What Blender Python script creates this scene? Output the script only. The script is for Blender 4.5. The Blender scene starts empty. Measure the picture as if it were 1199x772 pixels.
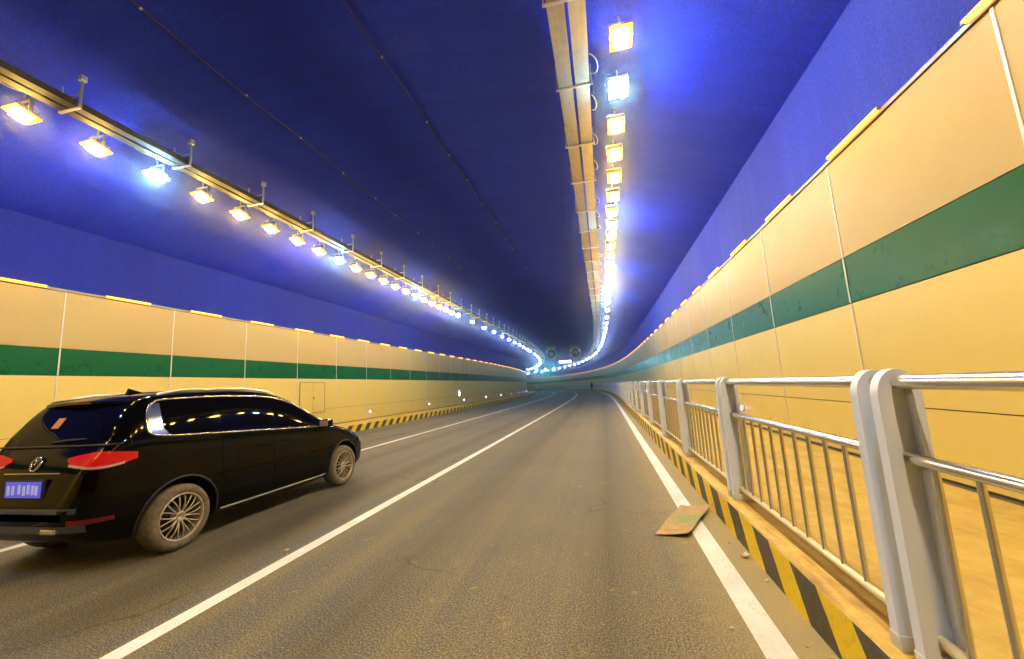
import bpy, bmesh, math, random
import numpy as np
from mathutils import Vector, Matrix
from mathutils.bvhtree import BVHTree
random.seed(7)
R = math.radians
PI = math.pi
sc = bpy.context.scene
col = sc.collection

# ------------------------------------------------------------------ layout
H = 1.45                       # camera height
S_BACK, S_END = -9.0, 186.0
XR, XL = 3.228, -11.90         # wall faces
XK, XKL, HK = 1.042, -10.30, 0.284   # kerb faces and kerb height
ZC, RISE = 5.73, 1.5           # vault springing and rise
XM, HALF = (XR + XL) / 2, (XR - XL) / 2
RV = (HALF * HALF + RISE * RISE) / (2 * RISE)
LINES = (-6.571, -2.977, 0.768)

_ss = np.linspace(-12, 200, 4241)
_k = np.clip((_ss - 16.25) / 149.3, 0, 1) * 0.01077
_d = _ss[1] - _ss[0]
_th = np.concatenate([[0], np.cumsum((_k[1:] + _k[:-1]) / 2 * _d)])
_m = (_th[1:] + _th[:-1]) / 2
_px = np.concatenate([[0], np.cumsum(-np.sin(_m) * _d)])
_py = np.concatenate([[0], np.cumsum(np.cos(_m) * _d)]) - 12
def heading(s): return float(np.interp(s, _ss, _th))
def W(s, X, Z=0.0):
    t = heading(s)
    return Vector((float(np.interp(s, _ss, _px)) + X * math.cos(t), float(np.interp(s, _ss, _py)) + X * math.sin(t), Z))
def zceil(X): return ZC + RISE - RV + math.sqrt(max(RV * RV - (X - XM) ** 2, 0))
def s_range(a, b, near=1.0, far=2.0):
    out = [a]
    while out[-1] < b - 1e-6:
        out.append(min(out[-1] + (near if out[-1] < 16 else far), b))
    return out

# ------------------------------------------------------------------ tags
def tag(o, label=None, cat=None, group=None, kind=None):
    if label: o['label'] = label
    if cat: o['category'] = cat
    if group: o['group'] = group
    if kind: o['kind'] = kind
    return o
def empty(name, loc=(0, 0, 0), rz=0.0):
    o = bpy.data.objects.new(name, None)
    o.empty_display_size = 0.2
    col.objects.link(o)
    o.location = loc
    o.rotation_euler = (0, 0, rz)
    return o
def link_mesh(name, me, mats, parent=None, smooth=None):
    for m in (mats if isinstance(mats, (list, tuple)) else [mats]):
        me.materials.append(m)
    if smooth is not None:
        for p in me.polygons: p.use_smooth = True
        if smooth > 0 and smooth < 180: me.set_sharp_from_angle(angle=R(smooth))
    o = bpy.data.objects.new(name, me)
    col.objects.link(o)
    if parent: o.parent = parent
    return o
def build(name, bm, mats, parent=None, smooth=None, fix=True):
    if fix: bmesh.ops.recalc_face_normals(bm, faces=bm.faces)
    me = bpy.data.meshes.new(name)
    bm.to_mesh(me); bm.free()
    return link_mesh(name, me, mats, parent, smooth)
def copy_tree(o, parent=None):
    c = o.copy()
    col.objects.link(c)
    if parent: c.parent = parent
    for ch in list(o.children): copy_tree(ch, c)
    return c
ORD = ['first', 'second', 'third', 'fourth', 'fifth', 'sixth', 'seventh', 'eighth', 'ninth', 'tenth', 'eleventh', 'twelfth',
       'thirteenth', 'fourteenth', 'fifteenth', 'sixteenth', 'seventeenth', 'eighteenth', 'nineteenth', 'twentieth']

# ------------------------------------------------------------------ mesh helpers
def box(bm, c, sz, M=None, mi=0, bevel=0.0):
    r = bmesh.ops.create_cube(bm, size=1.0)
    vs = r['verts']
    for v in vs: v.co = Vector((v.co.x * sz[0] + c[0], v.co.y * sz[1] + c[1], v.co.z * sz[2] + c[2]))
    fs = list({f for v in vs for f in v.link_faces})
    for f in fs: f.material_index = mi
    if bevel > 0:
        es = list({e for v in vs for e in v.link_edges})
        rr = bmesh.ops.bevel(bm, geom=es, offset=bevel, segments=2, affect='EDGES', profile=0.6, clamp_overlap=True)
        vs = list({v for f in rr['faces'] for v in f.verts} | {v for v in vs if v.is_valid})
        for f in rr['faces']: f.material_index = mi
    if M is not None:
        for v in vs: v.co = M @ v.co
    return vs
def tube(bm, pts, r, n=10, mi=0, caps=True):
    pts = [Vector(p) for p in pts]
    rings = []
    N = len(pts)
    up = None
    for i, p in enumerate(pts):
        t = (pts[min(i + 1, N - 1)] - pts[max(i - 1, 0)]).normalized()
        if up is None:
            up = Vector((0, 0, 1)) if abs(t.z) < .9 else Vector((1, 0, 0))
        a = t.cross(up).normalized(); b = a.cross(t).normalized(); up = b
        rr = r[i] if isinstance(r, (list, tuple)) else r
        rings.append([bm.verts.new(p + a * math.cos(2 * PI * k / n) * rr + b * math.sin(2 * PI * k / n) * rr) for k in range(n)])
    for i in range(N - 1):
        for k in range(n):
            f = bm.faces.new((rings[i][k], rings[i][(k + 1) % n], rings[i + 1][(k + 1) % n], rings[i + 1][k]))
            f.material_index = mi; f.smooth = True
    if caps:
        for q in (rings[0], rings[-1]):
            f = bm.faces.new(q); f.material_index = mi
            for e in f.edges: e.smooth = False
def lathe(bm, prof, n=48, axis='x', c=(0, 0, 0), mi=0, closed=False):
    """prof: list of (axial, radius)"""
    rings = []
    for a, r in prof:
        ring = []
        for k in range(n):
            t = 2 * PI * k / n
            u, v = r * math.cos(t), r * math.sin(t)
            p = {'x': (a, u, v), 'y': (u, a, v), 'z': (u, v, a)}[axis]
            ring.append(bm.verts.new((p[0] + c[0], p[1] + c[1], p[2] + c[2])))
        rings.append(ring)
    m = len(rings)
    for i in range(m if closed else m - 1):
        A, B = rings[i], rings[(i + 1) % m]
        for k in range(n):
            f = bm.faces.new((A[k], A[(k + 1) % n], B[(k + 1) % n], B[k]))
            f.material_index = mi; f.smooth = True
    return rings
def sweep(name, prof, s0, s1, mats, parent=None, near=1.0, far=2.0, mi=None, smooth=None, close=False, caps=False):
    """extrude a cross-section (X,Z) along the road; UV = (distance along road, distance across)"""
    bm = bmesh.new()
    uv = bm.loops.layers.uv.new('UVMap')
    ss = s_range(s0, s1, near, far)
    P = list(prof) + ([prof[0]] if close else [])
    L = [0.0]
    for a, b in zip(P[:-1], P[1:]): L.append(L[-1] + math.hypot(b[0] - a[0], b[1] - a[1]))
    rows = [[bm.verts.new(W(s, X, Z)) for X, Z in prof] for s in ss]
    n = len(prof)
    for i in range(len(ss) - 1):
        for j in range(len(P) - 1):
            k = (j + 1) % n
            f = bm.faces.new((rows[i][j], rows[i][k], rows[i + 1][k], rows[i + 1][j]))
            if mi: f.material_index = mi[j]
            for lp, (u, v) in zip(f.loops, ((ss[i], L[j]), (ss[i], L[j + 1]), (ss[i + 1], L[j + 1]), (ss[i + 1], L[j]))):
                lp[uv].uv = (u, v)
    if caps:
        bm.faces.new(rows[0]); bm.faces.new(rows[-1])
    return build(name, bm, mats, parent, smooth, fix=close)

# ------------------------------------------------------------------ materials
def mat(name, color=(.5, .5, .5), rough=.5, metal=0.0, spec=.5, coat=0.0, emit=None, estr=0.0):
    m = bpy.data.materials.new(name); m.use_nodes = True
    b = m.node_tree.nodes['Principled BSDF']
    b.inputs['Base Color'].default_value = (*color, 1)
    b.inputs['Roughness'].default_value = rough
    b.inputs['Metallic'].default_value = metal
    b.inputs['Specular IOR Level'].default_value = spec
    b.inputs['Coat Weight'].default_value = coat
    b.inputs['Coat Roughness'].default_value = .03
    if emit:
        b.inputs['Emission Color'].default_value = (*emit, 1)
        b.inputs['Emission Strength'].default_value = estr
    return m
class NT:
    def __init__(s, m): s.m = m; s.t = m.node_tree; s.b = s.t.nodes['Principled BSDF']
    def n(s, typ, **kw):
        x = s.t.nodes.new(typ)
        for k, v in kw.items():
            if k in x.inputs: x.inputs[k].default_value = v
            else: setattr(x, k, v)
        return x
    def l(s, a, b): s.t.links.new(a, b)
    def coord(s, kind='Object', scale=(1, 1, 1), loc=(0, 0, 0)):
        tc = s.n('ShaderNodeTexCoord'); mp = s.n('ShaderNodeMapping')
        mp.inputs['Scale'].default_value = scale; mp.inputs['Location'].default_value = loc
        s.l(tc.outputs[kind], mp.inputs['Vector'])
        return mp.outputs['Vector']
    def noise(s, vec, scale, detail=4, rough=.55):
        x = s.n('ShaderNodeTexNoise', Scale=scale, Detail=detail, Roughness=rough)
        s.l(vec, x.inputs['Vector']); return x.outputs['Fac']
    def ramp(s, fac, stops):
        x = s.n('ShaderNodeValToRGB'); e = x.color_ramp.elements
        e[0].position, e[0].color = stops[0][0], (*stops[0][1], 1)
        e[1].position, e[1].color = stops[-1][0], (*stops[-1][1], 1)
        for p, c in stops[1:-1]:
            k = e.new(p); k.color = (*c, 1)
        s.l(fac, x.inputs['Fac']); return x.outputs['Color']
    def mixc(s, f, a, b, blend='MIX'):
        x = s.n('ShaderNodeMix'); x.data_type = 'RGBA'; x.blend_type = blend
        for sock, val in ((x.inputs['Factor'], f), (x.inputs['A'], a), (x.inputs['B'], b)):
            pass
        def put(i, val):
            if hasattr(val, 'is_linked') or hasattr(val, 'links'): s.l(val, i)
            elif isinstance(val, tuple): i.default_value = (*val, 1)
            else: i.default_value = val
        put(x.inputs[0], f); put(x.inputs[6], a); put(x.inputs[7], b)
        return x.outputs[2]
    def math(s, op, a, b=None):
        x = s.n('ShaderNodeMath', operation=op)
        for i, v in enumerate((a, b)):
            if v is None: continue
            if hasattr(v, 'links'): s.l(v, x.inputs[i])
            else: x.inputs[i].default_value = v
        return x.outputs[0]
    def bump(s, h, strength=.3, dist=.01):
        x = s.n('ShaderNodeBump', Strength=strength, Distance=dist)
        s.l(h, x.inputs['Height']); s.l(x.outputs['Normal'], s.b.inputs['Normal'])
    def base(s, c): s.l(c, s.b.inputs['Base Color'])
    def rough(s, f, a, b):
        x = s.n('ShaderNodeMapRange'); x.inputs['To Min'].default_value = a; x.inputs['To Max'].default_value = b
        s.l(f, x.inputs['Value']); s.l(x.outputs['Result'], s.b.inputs['Roughness'])

def m_asphalt():
    m = mat('asphalt', rough=.75, spec=.35); t = NT(m)
    o = t.coord('Object'); uv = t.coord('UV', (1, 1, 1))
    st = t.coord('UV', (.022, 1.5, 1))
    fine = t.math('ADD', t.math('MULTIPLY', t.noise(o, 170, 2, .7), .5), t.math('MULTIPLY', t.noise(o, 75, 3, .8), .5)); mid = t.noise(o, 26, 4, .6); big = t.noise(o, .55, 5, .6)
    streak = t.noise(st, 2.2, 5, .6)
    base = t.ramp(fine, [(.40, (.006, .006, .006)), (.50, (.062, .056, .043)), (.62, (.38, .34, .25))])
    dust = t.ramp(fine, [(.38, (.022, .018, .009)), (.50, (.130, .106, .048)), (.62, (.47, .39, .20))])
    su = t.n('ShaderNodeSeparateXYZ'); t.l(uv, su.inputs[0])
    lat = t.n('ShaderNodeMapRange'); lat.inputs['From Min'].default_value = 6.0; lat.inputs['From Max'].default_value = 11.0; t.l(su.outputs[1], lat.inputs['Value'])
    lat = lat.outputs['Result']
    fac = t.ramp(t.math('ADD', t.math('ADD', t.math('MULTIPLY', big, .35), t.math('MULTIPLY', streak, .75)), t.math('MULTIPLY', lat, .16)), [(.47, (0, 0, 0)), (.68, (1, 1, 1))])
    c = t.mixc(fac, base, dust)
    spots = t.ramp(t.noise(o, 5, 6, .75), [(.60, (0, 0, 0)), (.70, (.8, .8, .8))])
    c = t.mixc(t.math('MULTIPLY', spots, t.math('ADD', .25, t.math('MULTIPLY', lat, .75))), c, (.40, .30, .085))
    vu = t.n('ShaderNodeSeparateXYZ'); t.l(uv, vu.inputs[0])
    lane = t.math('FRACT', t.math('DIVIDE', t.math('SUBTRACT', vu.outputs[1], .12), 3.70))
    def band(c0, hw): return t.math('MAXIMUM', t.math('SUBTRACT', 1.0, t.math('DIVIDE', t.math('ABSOLUTE', t.math('SUBTRACT', lane, c0)), hw)), 0.0)
    trk = t.math('MULTIPLY', t.math('ADD', band(.27, .10), band(.73, .10)), t.math('ADD', .35, streak))
    c = t.mixc(t.math('MULTIPLY', trk, .65), c, t.mixc(1.0, c, (.42, .41, .42), 'MULTIPLY'))
    drip = t.ramp(t.math('ADD', t.math('MULTIPLY', t.noise(o, 4.5, 3, .5), .8), t.math('MULTIPLY', band(.5, .22), .16)), [(.64, (0, 0, 0)), (.80, (.45, .45, .45))])
    c = t.mixc(drip, c, (.035, .030, .022))
    vor = t.n('ShaderNodeTexVoronoi'); vor.feature = 'DISTANCE_TO_EDGE'; vor.inputs['Scale'].default_value = .33
    wv = t.n('ShaderNodeVectorMath', operation='ADD'); nz = t.n('ShaderNodeTexNoise', Scale=1.6, Detail=5); t.l(o, nz.inputs['Vector']); t.l(o, wv.inputs[0]); t.l(nz.outputs['Color'], wv.inputs[1]); t.l(wv.outputs[0], vor.inputs['Vector'])
    crk = t.math('MULTIPLY', t.math('LESS_THAN', vor.outputs['Distance'], .004), t.ramp(t.noise(o, .35, 2), [(.50, (0, 0, 0)), (.56, (.5, .5, .5))]))
    c = t.mixc(crk, c, (.03, .026, .02))
    edge = t.ramp(t.math('ADD', t.math('DIVIDE', vu.outputs[1], 11.34), t.math('MULTIPLY', t.noise(o, 6, 5, .7), .03)), [(.955, (0, 0, 0)), (1.0, (.75, .75, .75))])
    c = t.mixc(edge, c, (.36, .28, .12))
    t.base(c)
    t.bump(t.math('ADD', fine, t.math('MULTIPLY', mid, .6)), .75, .006)
    t.rough(streak, .62, .85)
    return m
def m_paint_line():
    m = mat('road_paint', rough=.5); t = NT(m); o = t.coord('Object')
    wear = t.ramp(t.math('ADD', t.math('MULTIPLY', t.noise(o, 35, 5, .7), .7), t.math('MULTIPLY', t.noise(o, 4, 3), .3)), [(.28, (.40, .36, .27)), (.42, (.74, .71, .62)), (.7, (.85, .83, .76))])
    chip = t.ramp(t.noise(o, 11, 7, .75), [(.60, (0, 0, 0)), (.70, (.8, .8, .8))])
    grey = t.ramp(t.noise(o, .7, 4, .6), [(.35, (.72, .70, .66)), (.6, (1, 1, 1))])
    t.base(t.mixc(chip, t.mixc(1.0, wear, grey, 'MULTIPLY'), (.22, .19, .12))); t.bump(t.noise(o, 150, 2), .35, .003)
    return m
def m_ceiling(name, a, b, c):
    m = mat(name, rough=.85, spec=.25); t = NT(m); o = t.coord('Object')
    st = t.coord('UV', (2.4, .35, 1))
    g = t.noise(o, 26, 5, .75); big = t.noise(o, .5, 5, .6); s2 = t.noise(st, 1.1, 5, .65)
    f = t.math('ADD', t.math('MULTIPLY', big, .45), t.math('MULTIPLY', s2, .55))
    base = t.ramp(f, [(.32, a), (.5, b), (.72, c)])
    sp = t.ramp(g, [(.28, (.50, .50, .50)), (.68, (1.12, 1.12, 1.12))])
    t.base(t.mixc(1.0, base, sp, 'MULTIPLY'))
    t.bump(g, .8, .02)
    return m
def m_panel(name, c, rough=.2, coat=.35, dirt=(.8, .74, .62)):
    m = mat(name, c, rough, spec=.5, coat=coat); t = NT(m); o = t.coord('Object')
    f = t.ramp(t.math('ADD', t.math('MULTIPLY', t.noise(o, 1.3, 5, .6), .6), t.math('MULTIPLY', t.noise(o, 14, 4, .6), .4)), [(.35, dirt), (.6, (1, 1, 1))])
    t.base(t.mixc(1.0, c, f, 'MULTIPLY'))
    t.rough(t.noise(o, 3, 5, .7), rough * .7, rough * 1.6)
    t.bump(t.noise(o, .9, 2), .06, .05)
    return m
def m_stripes(period, phase, slant, duty, yellow=(.93, .66, .003), black=(.045, .038, .020)):
    """yellow where frac((u - slant*v - phase)/period) < duty ; u along the kerb, v up its face"""
    m = mat('kerb_stripes', rough=.5); t = NT(m)
    tc = t.n('ShaderNodeTexCoord'); sp = t.n('ShaderNodeSeparateXYZ'); t.l(tc.outputs['UV'], sp.inputs[0])
    o = t.coord('Object')
    wob = t.math('MULTIPLY', t.math('SUBTRACT', t.noise(o, 9, 4), .5), .03)
    q = t.math('SUBTRACT', sp.outputs[0], t.math('MULTIPLY', sp.outputs[1], slant))
    q = t.math('FRACT', t.math('DIVIDE', t.math('SUBTRACT', t.math('ADD', q, wob), phase), period))
    isy = t.math('LESS_THAN', q, duty)
    ny = t.ramp(t.noise(o, 20, 5, .65), [(.28, tuple(.8 * v for v in yellow)), (.5, yellow)])
    nb = t.ramp(t.noise(o, 12, 5, .7), [(.4, black), (.58, (.075, .062, .035)), (.78, (.20, .155, .07))])
    t.base(t.mixc(isy, nb, ny))
    t.bump(t.noise(o, 40, 4), .3, .006)
    return m
def m_concrete(name, a, b, stain, sc_=3.0, stretch=(.4, 2.0, 1)):
    m = mat(name, rough=.7, spec=.4); t = NT(m); o = t.coord('Object'); uv = t.coord('UV', stretch)
    c = t.ramp(t.noise(o, 9, 6, .65), [(.3, a), (.65, b)])
    s = t.ramp(t.noise(uv, sc_, 6, .68), [(.47, (0, 0, 0)), (.68, (.85, .85, .85))])
    c = t.mixc(s, c, stain)
    t.base(c); t.bump(t.noise(o, 45, 5, .7), .35, .006); t.rough(t.noise(uv, 2.0, 4), .4, .85)
    return m

M = {}
M['asphalt'] = m_asphalt()
M['line'] = m_paint_line()
M['vault'] = m_ceiling('blue_spray_plaster', (.014, .040, .78), (.020, .054, .92), (.040, .078, .95))
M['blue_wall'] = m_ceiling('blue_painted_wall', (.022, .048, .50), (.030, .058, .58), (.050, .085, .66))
M['blue_wall_dim'] = m_ceiling('shaded_blue_painted_wall', (.008, .018, .26), (.010, .024, .32), (.018, .034, .38))  # same blue paint for the left wall, its dimmer light put into the colour
M['cream'] = m_panel('cream_enamel_panel', (.42, .315, .120), .45, .0, (.97, .96, .95))
M['cream_low'] = m_panel('cream_enamel_panel_lower', (.64, .50, .13), .34, .0, (.97, .96, .93))
M['green'] = m_panel('green_enamel_panel', (.002, .090, .027), .26, .0, (.94, .96, .94))
M['green'].node_tree.nodes['Principled BSDF'].inputs['Specular IOR Level'].default_value = .16
M['cream'].node_tree.nodes['Principled BSDF'].inputs['Specular IOR Level'].default_value = .25
M['joint'] = mat('joint_strip', (.58, .56, .52), .45, .2)
M['backing'] = mat('wall_backing', (.10, .08, .05), .8)
M['trim'] = mat('grey_trim', (.22, .20, .16), .45, .4)
M['stripe_r'] = m_stripes(.667, 2.845, .72, .50)
M['stripe_l'] = m_stripes(.675, 15.06, .9, .52)
M['kerb_top'] = m_concrete('kerb_concrete', (.50, .33, .06), (.64, .45, .11), (.26, .12, .025), 2.2, (.6, 5, 1))
M['walk'] = m_concrete('dusty_walkway', (.46, .31, .050), (.56, .40, .085), (.38, .235, .038), 1.6, (.8, 2.0, 1))
M['steel'] = mat('polished_steel', (.80, .77, .70), .27, 1.0)
M['film'] = mat('film_wrapped_steel', (.80, .68, .40), .4, .3)
M['post'] = mat('blue_grey_paint', (.74, .81, .97), .38, .0, .5, .1)
M['post_foot'] = mat('pale_weld_band', (.62, .61, .58), .5)
M['galv'] = mat('galvanised_steel', (.58, .58, .56), .42, .75)
M['tray'] = m_concrete('tray_steel', (.36, .32, .24), (.44, .39, .30), (.30, .25, .18), 1.2, (.2, 2, 1)); M['tray'].node_tree.nodes['Principled BSDF'].inputs['Metallic'].default_value = .25
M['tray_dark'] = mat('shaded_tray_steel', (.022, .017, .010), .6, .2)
M['cable_white'] = mat('white_cable', (.75, .73, .68), .5)
M['cable_brown'] = mat('brown_wire', (.12, .04, .03), .6)
M['housing'] = mat('lamp_housing', (.34, .33, .31), .5, .3)
WARM, COOL, AMBER = (1.0, .61, .14), (.42, .74, 1.0), (1.0, .40, .03)
M['lens_warm'] = mat('warm_lens', (.8, .8, .8), .4, emit=WARM, estr=285)
M['lens_pale'] = mat('pale_lens', (.8, .8, .8), .4, emit=(.58, .76, 1.0), estr=150)
M['lens_far'] = mat('far_lens', (.8, .8, .8), .4, emit=(.50, .70, 1.0), estr=240)
M['lens_far_warm'] = mat('far_warm_lens', (.8, .8, .8), .4, emit=(1, .80, .60), estr=110)
M['lens_cool'] = mat('cool_lens', (.8, .8, .8), .4, emit=COOL, estr=760)
for k_, e_, s_ in (('lens_warm', (1.0, .36, .015), 2.6), ('lens_cool', (.42, .80, 1.0), 7.0), ('lens_far', (.25, .6, 1.0), .7), ('lens_far_warm', (1, .55, .2), 1.0), ('lens_pale', (.35, .6, 1.0), .7)):
    M[k_ + '_rim'] = mat(k_ + '_halo_rim', (.08, .06, .03), .4, emit=e_, estr=s_)  # faintly glowing rims that imitate the halo round each lens
M['amber'] = mat('amber_tube', (.06, .03, .005), .4, emit=AMBER, estr=4.5)
M['violet'] = mat('violet_led', (.6, .5, .8), .4, emit=(.50, .26, 1.0), estr=40)
M['teal'] = mat('teal_signal', (.3, .6, .6), .4, emit=(.04, .85, .85), estr=170)
M['led_text'] = mat('led_display', (.6, .6, .7), .4, emit=(.86, .74, 1.0), estr=18)
M['exit'] = mat('exit_face', (.6, .8, .7), .4, emit=(.75, 1.0, .88), estr=6)
M['dark'] = mat('dark_metal', (.02, .02, .022), .45, .5)
M['fan'] = mat('fan_metal', (.34, .36, .38), .35, .7)

# ------------------------------------------------------------------ world
w = bpy.data.worlds.new('World'); sc.world = w; w.use_nodes = True
nt = w.node_tree
sky = nt.nodes.new('ShaderNodeTexSky'); sky.sky_type = 'NISHITA'; sky.sun_disc = False
sky.sun_elevation = R(-4); sky.sun_rotation = R(120)
nt.links.new(sky.outputs[0], nt.nodes['Background'].inputs['Color'])
nt.nodes['Background'].inputs['Strength'].default_value = .05

# ------------------------------------------------------------------ road, lines, kerbs, walkways, vault
g = sweep('road', [(XKL - .0, 0), (-8.4, 0), LINES[0:1] and (-6.57, 0), (-4.7, 0), (-2.98, 0), (-1, 0), (XK, 0)], S_BACK, S_END, M['asphalt'], far=1.5)
tag(g, 'dusty grey asphalt road curving left through the tunnel', 'road', kind='structure')
for X, lab in zip(LINES, ('white lane line under the black car, between the left kerb and the middle line', 'white lane line down the middle of the road, right of the black car', 'white edge line beside the striped kerb under the railing')):
    hw = .078 if X > 0 else .07
    o = sweep('lane_line', [(X - hw, .004), (X + hw, .004)], S_BACK, S_END, M['line'], far=1.5)
    tag(o, lab, 'lane line', kind='structure')
o = sweep('kerb', [(XK, 0), (XK, HK - .012), (XK + .012, HK), (XK + .16, HK)], S_BACK, S_END, [M['stripe_r'], M['kerb_top']], mi=[0, 1, 1], far=1.5)
tag(o, 'yellow and black striped kerb below the railing', 'kerb', kind='structure')
o = sweep('kerb', [(XKL - .16, HK), (XKL - .012, HK), (XKL, HK - .012), (XKL, 0)], S_BACK, S_END, [M['stripe_l'], M['kerb_top']], mi=[1, 1, 0], far=1.5)
# flip v on the left kerb so stripes climb like the right one
uvl = o.data.uv_layers[0].data
for L_ in uvl: L_.uv = (L_.uv[0], .44 - L_.uv[1])
tag(o, 'yellow and black striped kerb along the far left wall', 'kerb', kind='structure')
o = sweep('dark_strip', [(XR - .05, HK - .002), (XR + .02, HK - .002)], S_BACK, S_END, M['backing'], far=1.5)  # narrow dark strip along the foot of the right wall
tag(o, 'dark strip where the right walkway meets the wall', 'dark_strip', kind='structure')
o = sweep('walkway', [(XK + .16, HK - .006), (XR + .02, HK - .006)], S_BACK, S_END, M['walk'], far=1.5)
tag(o, 'stained raised walkway between the railing and the right wall', 'walkway', kind='structure')
o = sweep('walkway', [(XL - .02, HK - .006), (XKL - .16, HK - .006)], S_BACK, S_END, M['walk'], far=1.5)
tag(o, 'narrow raised walkway along the left wall', 'walkway', kind='structure')
prof = [(XR + .10 - (XR - XL + .20) * i / 40, 0) for i in range(41)]
prof = [(x, zceil(min(max(x, XL), XR))) for x, _ in prof]
o = sweep('ceiling', prof, S_BACK, S_END, M['vault'], far=2.0, smooth=0)
tag(o, 'deep blue sprayed vault over the road', 'ceiling', kind='structure')

# ------------------------------------------------------------------ walls
PAN = 2.4325
def cladding(name, parent, X, sgn, s_first, z0, z1, m, strip=True):
    bm = bmesh.new()
    k0 = math.floor((S_BACK - s_first) / PAN); s = s_first + k0 * PAN
    while s < S_END - PAN:
        a, b = s + .010, s + PAN - .010
        t = [random.uniform(-.0025, .0025) for _ in range(4)]
        fr = []; bk = []
        for (ss, zz), e in zip(((a, z0 + .004), (b, z0 + .004), (b, z1 - .004), (a, z1 - .004)), t):
            ss = max(ss, S_BACK)
            fr.append(bm.verts.new(W(ss, X + e, zz))); bk.append(bm.verts.new(W(ss, X + sgn * .02, zz)))
        bm.faces.new(fr); bm.faces.new(bk[::-1])
        for i in range(4): bm.faces.new((fr[i], bk[i], bk[(i + 1) % 4], fr[(i + 1) % 4]))
        if strip:
            c = W(b + .010, X - sgn * .001, (z0 + z1) / 2)
            vs = box(bm, (0, 0, 0), (.014, .026, z1 - z0 - .012), Matrix.Translation(c) @ Matrix.Rotation(heading(b), 4, 'Z'), mi=1)
        s += PAN
    return build(name, bm, [m, M['joint']], parent)
def wall(side):
    X, sgn, sf = (XR, 1, 6.020) if side > 0 else (XL, -1, 6.630)
    root = empty('tunnel_wall', W(0, X, 0))
    bpy.context.view_layer.update()
    parts = [cladding('upper_cladding', None, X, sgn, sf, 2.90, 4.20, M['cream']),
             cladding('green_band', None, X - sgn * .004, sgn, sf, 2.29, 2.897, M['green']),
             cladding('lower_cladding', None, X, sgn, sf, 1.0, 2.287, M['cream_low']),
             cladding('base_cladding', None, X, sgn, sf, .31, .996, M['cream_low'])]
    bx = X + sgn * .02
    a = [(bx, .25), (bx, 4.2)] if side > 0 else [(bx, 4.2), (bx, .25)]
    parts.append(sweep('backing', a, S_BACK, S_END, M['backing']))
    tr = [(X + sgn * .02, 4.205), (X - sgn * .018, 4.205), (X - sgn * .018, 4.225), (X + sgn * .0, 4.225), (X + sgn * .0, 4.265), (X + sgn * .02, 4.265)]
    parts.append(sweep('light_channel', tr, S_BACK, S_END, M['trim'], close=True))
    a = [(X + sgn * .005, 4.265), (X + sgn * .005, ZC + .03)]
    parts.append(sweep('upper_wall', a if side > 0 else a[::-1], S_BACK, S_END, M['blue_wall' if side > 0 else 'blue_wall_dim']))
    for p in parts:
        p.parent = root; p.matrix_parent_inverse = root.matrix_world.inverted()
    parts[0]['label'] = 'pale cream upper panels'; parts[1]['label'] = 'glossy green stripe of panels'; parts[2]['label'] = 'yellow cream lower panels'
    return root
tag(wall(1), 'right tunnel wall behind the railing, cream panels with a glossy green stripe', 'wall')
tag(wall(-1), 'left tunnel wall beyond the black car, cream panels with a matt green stripe', 'wall')

# ------------------------------------------------------------------ wall tube lights
def tube_proto():
    root = empty('tube_light')
    bm = bmesh.new(); tube(bm, [(0, -.50, 0), (0, .50, 0)], .024, 10); build('tube', bm, M['amber'], root)
    for y in (-.515, .515):
        bm = bmesh.new(); box(bm, (0, y, 0), (.04, .03, .04), bevel=.006)
        build('end_cap', bm, M['trim'], root)
    return root
proto = tube_proto()
def tubes(side, first, per, n):
    global proto
    for i in range(n):
        s = first + per * i
        if s > 160: break
        o = proto if proto['used'] == 0 else copy_tree(proto)
        if o is proto: proto['used'] = 1
        X = XR - .05 if side > 0 else XL + .05
        o.location = W(s, X, 4.247); o.rotation_euler = (0, 0, heading(s))
        wname = 'right' if side > 0 else 'left'
        if i < 12: lab = f'amber tube light on the {wname} wall top, {ORD[i]} from the camera'
        else: lab = f'small amber tube light far along the top of the {wname} wall'
        tag(o, lab, 'tube light', f'amber tube lights along the {wname} wall')
        if 'used' in o and o is not proto: del o['used']
proto['used'] = 0
tubes(1, 3.245, 2.117, 80)
tubes(-1, 5.76, 2.117, 80)
del proto['used']

# ------------------------------------------------------------------ ceiling lamps
ZL = 6.27
def lamp_proto(kind):
    root = empty('ceiling_lamp')
    tilt = Matrix.Rotation(R(-14), 4, 'X')
    bm = bmesh.new()
    box(bm, (0, 0, .035), (.24, .27, .07), tilt, bevel=.012)
    for k in range(6): box(bm, (0, -.11 + .044 * k, .085), (.22, .008, .04), tilt)
    build('housing', bm, M['housing'], root)
    bm = bmesh.new(); box(bm, (0, 0, -.018), (.31, .34, .034), tilt, bevel=.008)
    build('halo_frame', bm, M[kind + '_rim'], root)  # glowing frame added round the lens as its halo
    bm = bmesh.new(); box(bm, (0, 0, -.058), (.175, .19, .080), tilt, bevel=.006)
    build('lens', bm, M[kind], root)
    bm = bmesh.new()
    for x in (-.165, .165): box(bm, (x, 0, .10), (.012, .04, .20))
    box(bm, (0, 0, .205), (.342, .04, .012))
    tube(bm, [(0, 0, .20), (0, 0, .36)], .014, 8)
    build('bracket', bm, M['galv'], root)
    return root
protos = {}
def lamp(kind, s, X, lab, grp):
    if kind not in protos: protos[kind] = o = lamp_proto(kind)
    else: o = copy_tree(protos[kind])
    o.location = W(s, X, ZL); o.rotation_euler = (0, 0, heading(s))
    return tag(o, lab, 'ceiling lamp', grp)
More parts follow.
